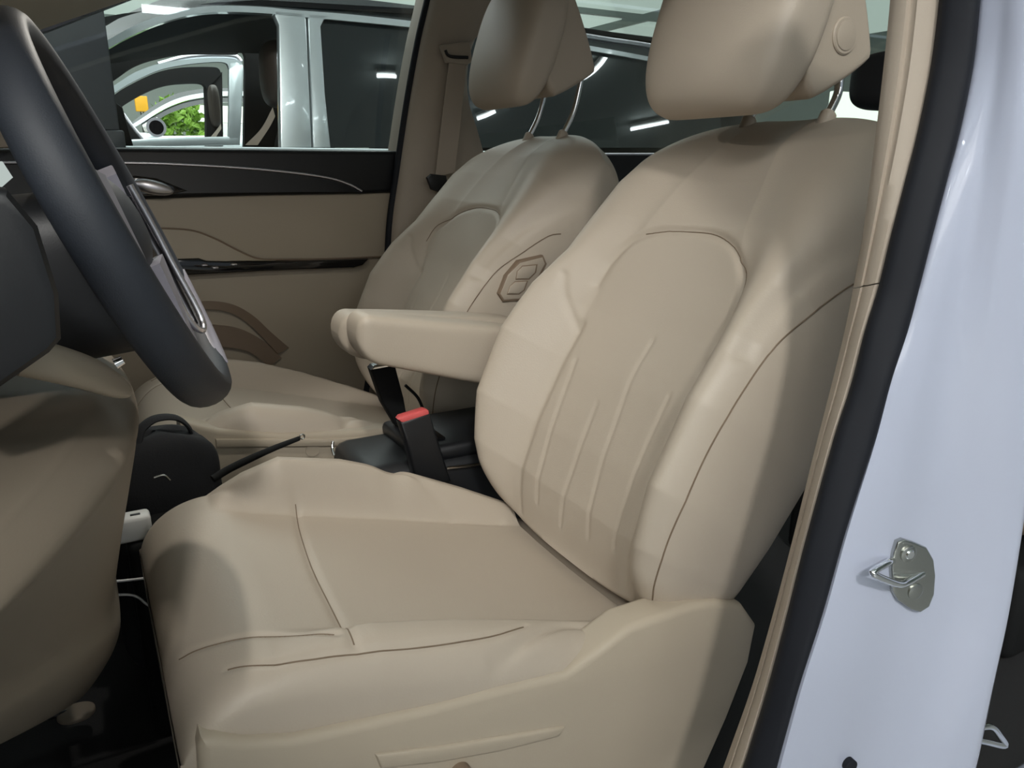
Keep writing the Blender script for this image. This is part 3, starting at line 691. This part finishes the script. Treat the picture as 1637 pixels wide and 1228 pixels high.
prism('windscreen_pillar_trim', dp([(-50, 90), (6, 84), (12, 120), (17, 190), (18, 236), (-50, 240)], 1.97), (0, .04, 0), M['trim'], CBD, .008, 2)
# headliner: rises from the windscreen header
hx = [-.40, -.2, -.03, .15, .5, 1.0, 1.6, 3.4]; hz = [1.30, 1.38, 1.455, 1.53, 1.66, 1.73, 1.76, 1.76]
rows = []; rows2 = []
for x in np.linspace(-.36, 3.4, 60):
    z = float(np.interp(x, hx, hz)); ys = np.linspace(.585, 1.95, 30)
    top = [(x, y, z+.035*(1-abs((y-1.2675)/.6825)**3)) for y in ys]
    rows.append(top+[(p[0], p[1], p[2]+.012) for p in top[::-1]])
    ys = np.linspace(.56, 2.0, 30); top = [(x-.02, y, z+.03+.045*(1-abs((y-1.28)/.72)**4)) for y in ys]
    rows2.append(top+[(p[0], p[1], p[2]+.012) for p in top[::-1]])
bm = bmesh.new(); add_loft(bm, rows); from_bm('headliner', bm, M['headliner'], CBD, ang=50)
bm = bmesh.new(); add_loft(bm, rows2); from_bm('roof', bm, M['white_paint'], CBD, ang=50)
box('dome_lamp_housing', (.18, 1.11, 1.515), (.12, .16, .05), M['plastic'], CBD, .008)
box('cabin_floor', (1.2, 1.25, .33), (4.2, 1.72, .06), M['carpet'], CBD, .01)
box('firewall', (-.75, 1.25, .75), (.05, 1.72, .90), M['black_matte'], CBD, .01)
box('sill', (1.2, .40, .30), (4.2, .12, .14), M['white_paint'], CBD, .02)
# passenger side behind the pillar: sliding door
SD = section('sliding_door', (1.9, 2.1, .5))
prism('door_trim', dp([(760, 246), (1000, 246), (1500, 248), (1500, 520), (760, 520)], 2.06), (0, .07, 0), M['black'], SD, .01, 2)
tube('belt_trim', dp([(800, 248), (960, 247), (1200, 247), (1460, 248)], 2.055), .004, M['silver'], SD, 8, 20)
prism('window_pane', [win(*p) for p in [(760, 249), (1500, 251), (1520, -140), (740, -140)]], (0, .004, 0), M['clear_glass'], SD)

# the front door, swung open beside the camera, and the wheels
OD = section('driver_door', (-.55, .42, .7))
hd = np.array([math.cos(R(66)), -math.sin(R(66)), 0]); hn_ = np.array([-math.sin(R(66)), -math.cos(R(66)), 0]); h0 = np.array([-.56, .40, 0])
def od(u, z, k=0): return h0+hd*u+hn_*k+np.array([0, 0, z])
prism('outer_panel', [od(.02, .32), od(1.05, .32), od(1.12, .60), od(1.12, 1.16), od(.02, 1.12)], hn_*.06, M['white_paint'], OD, .015, 3)
prism('inner_panel', [od(.05, .36, -.002), od(1.02, .36, -.002), od(1.08, .60, -.002), od(1.08, 1.12, -.002), od(.05, 1.08, -.002)], -hn_*.05, M['plastic'], OD, .015, 3)
A = [od(.04, 1.12), od(.30, 1.34), od(.60, 1.52), od(.90, 1.58), od(1.06, 1.56), od(1.12, 1.44), od(1.12, 1.16)]; Bq = [od(.12, 1.13), od(.35, 1.31), od(.62, 1.47), od(.88, 1.53), od(1.01, 1.51), od(1.06, 1.42), od(1.06, 1.16)]
strip('window_frame', A, Bq, hn_*.035, M['white_paint'], OD, 60)
prism('window_pane', [od(.10, 1.12, .015), od(.35, 1.31, .015), od(.62, 1.48, .015), od(.88, 1.54, .015), od(1.02, 1.51, .015), od(1.07, 1.42, .015), od(1.07, 1.14, .015)], hn_*.004, M['clear_glass'], OD)
for wx, wy_ in ((-1.0, .50), (-1.0, 2.02), (2.75, .50), (2.75, 2.02)):
    wl = section('wheel', (wx, wy_, .33))
    bm = bmesh.new(); add_tube(bm, [(wx+.235*math.cos(a), wy_, .33+.235*math.sin(a)) for a in [2*math.pi*k/48 for k in range(48)]], .095, 16, True); bmesh.ops.remove_doubles(bm, verts=bm.verts[:], dist=1e-6); from_bm('tyre', bm, M['rubber'], wl)
    bm = bmesh.new(); add_tube(bm, [(wx, wy_-.06, .33), (wx, wy_+.06, .33)], .19, 40); from_bm('wheel_disc', bm, M['silver'], wl, ang=30)

# seat belt on the far pillar
SB = thing('seat_belt', atY(720, 180, 1.97), 'beige seat belt hanging on the far door pillar behind the far seat', 'seat belt')
wa_ = cr([atY(718, 96, 1.968), atY(708, 180, 1.958), atY(696, 282, 1.94)], 20); wb_ = cr([atY(746, 98, 1.968), atY(738, 180, 1.958), atY(727, 276, 1.94)], 20)
bm = bmesh.new(); add_loft(bm, [[a, b, b+ey*.002, a+ey*.002] for a, b in zip(wa_, wb_)]); from_bm('webbing', bm, M['webbing'], SB)
prism('belt_guide', poly_at([(704, 72), (752, 66), (756, 98), (748, 104), (714, 100)], 1.962), (0, .016, 0), M['trim'], SB, .005, 3)
tube('guide_slot', [atY(712, 80, 1.958), atY(716, 88, 1.958), atY(726, 91, 1.958), atY(748, 92, 1.958)], .004, M['black'], SB, 8, 16)
prism('belt_tongue', poly_at([(683, 284), (690, 278), (714, 281), (716, 290), (704, 308), (690, 303)], 1.925), (0, .014, 0), M['black'], SB, .004, 2)

# second row seat glimpsed past the pillar
S2 = thing('rear_seat', (1.75, .85, .36), 'dark second row seat glimpsed at the far right edge behind the white pillar', 'car seat')
blob('rear_cushion', (1.62, .85, .66), (.34, .27, .12), M['plastic_dk'], S2, .55)
box('rear_base', (1.62, .85, .45), (.60, .50, .18), M['black_matte'], S2, .02)
blob('rear_backrest', (2.02, .85, .98), (.10, .27, .32), M['plastic_dk'], S2, .55)
pq = atY(1418, 128, 1.5)
pq = atY(1424, 128, 1.05)
blob('rear_headrest', (pq[0]+.01, 1.05, pq[2]), (.035, .09, .055), M['black'], S2, .6)
tube('headrest_post', [(pq[0]+.02, 1.05, pq[2]-.03), (pq[0]+.04, 1.02, 1.22), (1.98, .95, 1.16)], .008, M['chrome'], S2, 10, 12)

# ------------------------------------------------------------------ showroom shell
structure(box('floor', (4, 8, -.05), (60, 60, .1), M['hall_floor']))
structure(box('ceiling', (4, 8, 4.65), (60, 60, .1), M['hall_ceil']))
structure(box('wall_back', (4, 24, 2.3), (60, .2, 4.6), M['hall_wall']))
structure(box('wall_right', (24, 8, 2.3), (.2, 60, 4.6), M['hall_wall']))
structure(box('wall_left', (-18, 8, 2.3), (.2, 60, 4.6), M['hall_wall']))
c0 = atY(60, 200, 2.70); c1 = atY(190, 200, 2.70)
cl = thing('column', ((c0[0]+c1[0])/2, 2.85, 0), 'dark grey clad column outside the far window, above the steering wheel', 'column')
box('column_shaft', ((c0[0]+c1[0])/2-.1, 2.85, 2.95), (c1[0]-c0[0]+.2, .3, 3.3), M['column'], cl, .004)
box('column_plinth', ((c0[0]+c1[0])/2-.095, 2.845, .65), (c1[0]-c0[0]+.212, .315, 1.30), M['column'], cl, .006)

# ------------------------------------------------------------------ minivans parked beyond the far window
def van(Y, lean, label, group, name='minivan'):
    return thing(name, (1.5, Y+.9, 0), label, 'car')
V1 = van(3.2, .32, 'nearest silver minivan outside the far windows, with dark glass and a bright door pillar', None)
def s1(px, py, dy=0): 
    p = side(px, py, 3.2, .30, 1.25); return p+np.array([0, dy, 0])
def P1(pts, dy=0): return [s1(a, b, dy) for a, b in pts]
TH = (0, .05, 0)
strip('window_arch', P1([(60, 140), (120, 95), (183, 58), (215, 41), (250, 27), (300, 14), (350, 9), (420, 11), (470, 16), (560, 23), (680, 36), (800, 50), (925, 70), (1045, 92), (1180, 120)]),
      P1([(60, 156), (120, 110), (186, 70), (217, 54), (252, 39), (300, 25), (350, 19), (420, 21), (470, 26), (560, 34), (680, 46), (800, 60), (925, 78), (1045, 99), (1180, 127)]), TH, M['silver_paint'], V1, 120)
prism('front_door_pillar', P1([(437, 16), (489, 20), (499, 236), (449, 236), (446, 40), (440, 26)]), TH, M['silver_paint'], V1, .006, 2)
prism('rear_door_pillar', P1([(492, 20), (535, 25), (518, 32), (513, 42), (520, 150), (529, 236), (501, 236)]), TH, M['silver_paint'], V1, .006, 2)
prism('rear_window', P1([(505, 26), (660, 42), (1045, 96), (1150, 118), (1160, 236), (512, 236)], .02), (0, .02, 0), M['tint_glass'], V1)
strip('roof_edge', P1([(60, 118), (120, 72), (183, 30), (235, 4), (300, -14), (420, -18), (560, -8), (680, 6), (800, 22), (925, 38), (1045, 58), (1180, 84)], .06),
      P1([(60, 140), (120, 95), (183, 58), (250, 27), (300, 14), (420, 11), (560, 23), (680, 36), (800, 50), (925, 70), (1045, 92), (1180, 120)], .03), (0, .12, 0), M['dark_paint'], V1, 100)
tube('roof_rail', P1([(925, 52), (985, 62), (1045, 71), (1150, 92)], .04), .012, M['silver'], V1, 10, 20)
prism('belt_molding', P1([(0, 234), (240, 233), (630, 238), (900, 244), (1160, 250), (1160, 262), (640, 258), (0, 256)], -.02), (0, .06, 0), M['silver_paint'], V1, .006, 2)
box('body_side', (1.75, 3.22, .70), (4.4, .10, .96), M['silver_paint'], V1, .04)
# roof, floor pan, far side with its openings
bm = bmesh.new(); rr = []
for x in np.linspace(-.9, 3.9, 30):
    z = float(np.interp(x, [-.9, -.3, .2, .7, 1.5, 3.0, 3.9], [1.28, 1.55, 1.70, 1.80, 1.83, 1.80, 1.70])); r = [(x, y, z+.03*(1-((y-4.15)/.8)**2)) for y in np.linspace(3.40, 4.90, 16)]
    rr.append(r+[(a, b, c+.02) for a, b, c in r[::-1]])
add_loft(bm, rr); from_bm('roof', bm, M['black_matte'], V1)
box('cabin_rear', (2.6, 4.1, 1.25), (2.0, 1.2, .8), M['black_matte'], V1, .05)
box('far_side', (1.6, 4.92, .74), (4.6, .08, .94), M['black_matte'], V1, .02)
def s1f(px, py): return side(px, py, 4.9, .22, 1.25)
strip('far_door_frame', [s1f(*p) for p in [(40, 170), (110, 100), (180, 40), (240, 8), (300, -8), (380, -14), (470, -10)]],
      [s1f(*p) for p in [(60, 215), (130, 165), (184, 127), (215, 106), (250, 94), (300, 86), (380, 86)]], (0, .06, 0), M['black_matte'], V1, 60)
prism('far_pillar', [s1f(*p) for p in [(380, 60), (480, 40), (480, 245), (390, 245), (392, 120), (392, 90)]], (0, .06, 0), M['black_matte'], V1, .006)
prism('far_window_corner', [s1f(*p) for p in [(60, 240), (180, 160), (196, 172), (214, 236), (214, 245), (60, 245)]], (0, .06, 0), M['black_matte'], V1, .006)
# its front seat and belt, seen through the open window
sx = atY(428, 130, 3.75)
blob('front_seat_headrest', (sx[0]+.05, 3.75, sx[2]+.03), (.075, .13, .14), M['dark_leather'], V1, .7)
blob('front_seat_backrest', (sx[0]+.14, 3.75, 1.05), (.12, .25, .36), M['black_matte'], V1, .6)
strip('belt', [atY(392, 232, 3.5), atY(418, 205, 3.5), atY(436, 172, 3.5)], [atY(412, 232, 3.5), atY(430, 205, 3.5), atY(440, 186, 3.5)], (0, .004, 0), M['webbing'], V1, 20)

V2 = van(5.7, .3, 'second silver minivan, framed inside the open window of the nearest minivan', None)
def s2(px, py, dy=0):
    p = side(px, py, 5.7, .25, 1.3); return p+np.array([0, dy, 0])
def P2(pts, dy=0): return [s2(a, b, dy) for a, b in pts]
strip('window_arch', P2([(60, 215), (130, 172), (188, 133), (215, 116), (250, 103), (290, 96), (330, 93), (360, 94), (379, 96), (388, 102)]),
      P2([(60, 228), (130, 184), (192, 143), (220, 127), (255, 112), (292, 104), (328, 100), (352, 99), (363, 102), (366, 110)]), TH, M['silver_paint'], V2, 80)
prism('door_pillar', P2([(366, 99), (380, 97), (389, 104), (390, 116), (387, 170), (384, 230), (365, 228), (366, 170)]), TH, M['silver_paint'], V2, .01, 2)
prism('sill', P2([(150, 226), (228, 222), (240, 220), (384, 218), (384, 232), (240, 234), (150, 238)]), TH, M['silver_paint'], V2, .01, 2)
tube('roof_rail', P2([(255, 103), (300, 91), (345, 88), (378, 90), (386, 98)], .05), .022, M['silver'], V2, 10, 30)
# black inner frame with its see-through opening
inner_t = [(196, 172), (203, 163), (222, 151), (243, 140), (263, 132), (284, 127), (310, 125), (330, 125), (339, 128), (343, 136)]
outer_t = [(150, 180), (190, 143), (220, 125), (252, 110), (275, 103), (300, 99), (325, 98), (345, 98), (362, 100), (368, 110)]
strip('inner_frame', P2(outer_t, .35), P2(inner_t, .35), (0, .10, 0), M['black_matte'], V2, 60)
prism('inner_pillar', P2([(341, 132), (370, 106), (372, 232), (343, 232), (343, 190)], .36), (0, .10, 0), M['black_matte'], V2, .01)
prism('inner_corner', P2([(110, 176), (198, 171), (203, 180), (222, 208), (244, 233), (110, 236)], .34), (0, .10, 0), M['black_matte'], V2, .01)
tube('mirror_corner_trim', P2([(202, 178), (218, 200), (239, 225)], .30), .012, M['silver'], V2, 8, 12)
strip('belt', P2([(343, 219), (354, 206), (361, 196)], .2), P2([(352, 219), (358, 210), (362, 204)], .2), (0, .004, 0), M['webbing'], V2, 12)
blob('front_seat_headrest', s2(354, 165, .3), (.035, .1, .14), M['dark_leather'], V2, .7)
box('body_side', (1.8, 5.75, .65), (5.0, .10, .9), M['silver_paint'], V2, .04)

V3 = van(8.2, .3, 'silver car with a round door mirror, farthest visible in front of the green plant', None, 'parked_car')
def s3(px, py, dy=0):
    p = side(px, py, 8.2, .25, 1.3); return p+np.array([0, dy, 0])
def P3(pts, dy=0): return [s3(a, b, dy) for a, b in pts]
strip('window_arch', P3([(200, 206), (224, 191), (250, 174), (275, 161), (300, 153), (330, 148), (360, 146), (420, 146)]), P3([(204, 210), (228, 196), (253, 180), (277, 168), (301, 160), (330, 155), (360, 153), (420, 153)]), TH, M['silver_paint'], V3, 60)
strip('roof_edge', P3([(210, 196), (250, 166), (275, 152), (300, 145), (330, 141), (360, 140), (420, 140)], .05), P3([(206, 203), (250, 174), (275, 161), (300, 153), (330, 148), (360, 146), (420, 146)], .03), TH, M['dark_paint'], V3, 60)
strip('window_frame', P3([(226, 197), (253, 181), (277, 169), (301, 161), (330, 156), (360, 154), (420, 154)], .03), P3([(240, 202), (262, 186), (282, 177), (304, 170), (330, 165), (360, 163), (420, 163)], .03), TH, M['dark_paint'], V3, 60)
prism('door_panel', P3([(180, 210), (232, 212), (260, 217), (420, 216), (420, 250), (180, 250)]), TH, M['silver_paint'], V3, .01)
prism('mirror_sail', P3([(226, 198), (252, 186), (258, 212), (232, 212)], .02), TH, M['steel'], V3, .01)
bm = bmesh.new(); c_ = s3(247, 205, -.18); add_tube(bm, [c_, c_+ey*.04, c_+ey*.10], [.085, .075, .03], 28); from_bm('mirror_housing', bm, M['silver'], V3)
bm = bmesh.new(); add_tube(bm, [c_-ey*.004, c_+ey*.002], [.062, .062], 28); from_bm('mirror_glass', bm, M['piano'], V3)
box('body', (2.6, 8.9, .70), (5.0, 1.2, .9), M['silver_paint'], V3, .08)

# plant behind the third car
pp_ = atY(292, 200, 10.6)
PLT = thing('potted_plant', (pp_[0], 10.6, 0), 'bushy green potted plant seen through the parked cars', 'plant')
bm = bmesh.new(); add_tube(bm, [(pp_[0], 10.6, 0), (pp_[0], 10.6, .5), (pp_[0], 10.6, .52)], [.2, .28, .27], 28); from_bm('pot', bm, M['pot'], PLT)
tube('stem', [(pp_[0], 10.6, .5), (pp_[0]+.03, 10.6, 1.0), (pp_[0]-.02, 10.6, 1.5)], .03, M['plastic_dk'], PLT, 8, 10)
bm = bmesh.new(); rnd = random.Random(5)
for k in range(900):
    th_ = rnd.uniform(0, 6.28); ph_ = math.acos(rnd.uniform(-1, 1)); rr_ = rnd.uniform(.35, 1)**.5
    c_ = Vector((pp_[0]-.05+.34*rr_*math.sin(ph_)*math.cos(th_), 10.6+.3*rr_*math.sin(ph_)*math.sin(th_), pp_[2]-.06+.36*rr_*math.cos(ph_)))
    d1 = Vector((rnd.uniform(-1, 1), rnd.uniform(-1, 1), rnd.uniform(-.6, 1))).normalized(); d2 = d1.cross(Vector((rnd.uniform(-1, 1), rnd.uniform(-1, 1), rnd.uniform(-1, 1)))).normalized(); nn = d1.cross(d2)
    L, w = rnd.uniform(.09, .15), rnd.uniform(.02, .035)
    q = [bm.verts.new(c_), bm.verts.new(c_+d1*L*.5+d2*w+nn*.01), bm.verts.new(c_+d1*L), bm.verts.new(c_+d1*L*.5-d2*w+nn*.01)]
    bm.faces.new(q)
from_bm('foliage', bm, M['leaf'], PLT, smooth=False)
# hall glow that stands in for the bright wall, and orange sign
lp0, lp1 = atY(316, 168, 12.5), atY(352, 196, 12.5)
LP = thing('bright_hall_panel', ((lp0[0]+lp1[0])/2+.4, 12.5, 0), 'bright white glow panel standing in for the bright wall behind the green plant', 'glow panel')
box('panel_face', ((lp0[0]+lp1[0])/2+.4, 12.5, (lp0[2]+lp1[2])/2), (lp1[0]-lp0[0]+1.0, .06, lp0[2]-lp1[2]), M['hall_glow'], LP, .01)
box('panel_base', ((lp0[0]+lp1[0])/2+.4, 12.5, lp1[2]/2-.005), (lp1[0]-lp0[0]+1.0, .10, lp1[2]-.01), M['hall_wall'], LP, .01)
o0, o1 = atY(214, 153, 9.6), atY(238, 179, 9.6)
OS = thing('sign', ((o0[0]+o1[0])/2, 9.6, 0), 'small plain orange sign seen through the minivan windows', 'sign')
box('sign_board', ((o0[0]+o1[0])/2, 9.6, (o0[2]+o1[2])/2), (o1[0]-o0[0], .03, o0[2]-o1[2]), M['orange'], OS, .01)
tube('sign_post', [((o0[0]+o1[0])/2, 9.63, 0), ((o0[0]+o1[0])/2, 9.63, o1[2]+.1)], .02, M['steel'], OS, 10)
# glowing stand-in for the bright hall at the far right, past the near headrest
w0, w1 = atY(1346, 150, 9.0), atY(1406, 200, 9.0)
LP = thing('bright_hall_panel', ((w0[0]+w1[0])/2, 9.0, 0), 'glowing stand-in for the bright hall seen past the near headrest', 'glow panel'); zc_ = (w0[2]+w1[2])/2+.02
box('panel_face', ((w0[0]+w1[0])/2, 9.0, zc_), (w1[0]-w0[0]+.5, .08, .48), M['hall_glow'], LP, .02)
box('panel_base', ((w0[0]+w1[0])/2, 9.0, (zc_-.25)/2), (w1[0]-w0[0]+.5, .12, zc_-.25), M['hall_wall'], LP, .01)
for x_, y_ in ((9, 13), (16, 13), (9, 19), (16, 19), (2, 19)):  # glowing panels added to brighten the far ceiling
    cp = thing('ceiling_glow', (x_, y_, 4.58), 'large glowing panel added under the showroom ceiling to make it pale', 'ceiling glow', 'added ceiling glow panels')
    box('glow_sheet', (x_, y_, 4.565), (6.2, 5.2, .02), M['ceil_glow'], cp); box('glow_frame', (x_, y_, 4.588), (6.3, 5.3, .024), M['white_plastic'], cp)

# ------------------------------------------------------------------ lamps of the showroom
def tube_lamp(pts, label, r=.035):
    t = thing('tube_lamp', np.mean(np.array(pts), 0), label, 'lamp', 'tube lamps on the showroom ceiling')
    tube('lamp_tube', pts, r, M['tube_light'], t, 12, 16)
    tube('lamp_housing', [np.array(p)+np.array([0, 0, .05]) for p in pts], .03, M['white_plastic'], t, 8, 16)
for i, (x, y) in enumerate([(-4.5, -3.5), (-1.5, -3.5), (1.5, -3.5), (4.5, -3.5), (-4.5, .5), (-2, 6), (6, 6)]):
    tube_lamp([(x-.7, y, 4.5), (x, y, 4.5), (x+.7, y, 4.5)], 'straight white tube lamp under the showroom ceiling, out of the picture')
for x, y in [(-10, -5), (-6, -8.4), (-6.3, -14), (-6.4, -19.5)]:
    tube_lamp([(x, y-1.3, 4.5), (x, y, 4.5), (x, y+1.3, 4.5)], 'long white tube lamp under the showroom ceiling, behind the camera', .09)
def mirrored(px, py, z=4.5):
    """ceiling point that the nearest minivan's side glass mirrors towards the lens at this sight line"""
    n = np.array([0, -1, .30]); n = n/np.linalg.norm(n); r = ray(px, py); r = r/np.linalg.norm(r); p = s1(px, py, .02); q = r-2*r.dot(n)*n
    return p+q*((z-p[2])/q[2])
for a in ([(925, 130), (946, 118), (962, 103), (974, 86)], [(1010, 207), (1040, 201), (1070, 195)], [(764, 190), (778, 185), (793, 178)], [(604, 121), (618, 121), (634, 122)]):
    tube_lamp([mirrored(*p) for p in a], 'slim white tube lamp on the showroom ceiling, mirrored in the dark minivan glass', .018)
def area(name, loc, aim, size, power, col=(1, .97, .93), sy=None):
    l = bpy.data.lights.new(name, 'AREA'); l.energy = power; l.color = col; l.size = size
    if sy: l.shape = 'RECTANGLE'; l.size_y = sy
    o = bpy.data.objects.new(name, l); COL.objects.link(o); o.location = loc
    o.rotation_euler = (Vector(aim)-Vector(loc)).to_track_quat('-Z', 'Y').to_euler(); return o
area('dome_lamp', (.18, 1.11, 1.488), (.18, 1.11, 0), .022, 1.5, (1, .95, .86))
area('ceiling_lamp_front', (-1.1, -3.4, 4.3), (.68, .6, 1.0), .40, 105)
area('ceiling_light_field', (-2.5, -7.5, 4.5), (.5, 1.0, .5), 9, 240, (1, .98, .95), 5)
area('fill_light_near', (-2.7, -2.2, 4.5), (0, .4, .8), 2.6, 125, (1, .98, .95), 1.4)  # soft fill added so the light falls off into the cabin
area('fill_light_wall', (2.5, 12.5, 4.5), (2.5, 14, 1.0), 6, 420, (.94, 1, .96), 3)  # fill added to brighten the far hall wall
area('ceiling_light_far', (1.5, 6.2, 4.5), (1.5, 6.2, 0), 9, 560, (.92, 1, .98), 6)
w = bpy.data.worlds.new('world'); sc.world = w; w.use_nodes = True
w.node_tree.nodes['Background'].inputs[0].default_value = (.80, .90, 1.0, 1); w.node_tree.nodes['Background'].inputs[1].default_value = .30

sc.view_settings.view_transform = 'Standard'; sc.view_settings.look = 'None'; sc.view_settings.gamma = 1.0
sc.view_settings.use_curve_mapping = False; sc.view_settings.exposure = 0.24
sc.cycles.use_denoising = True
sc.cycles.max_bounces = 8
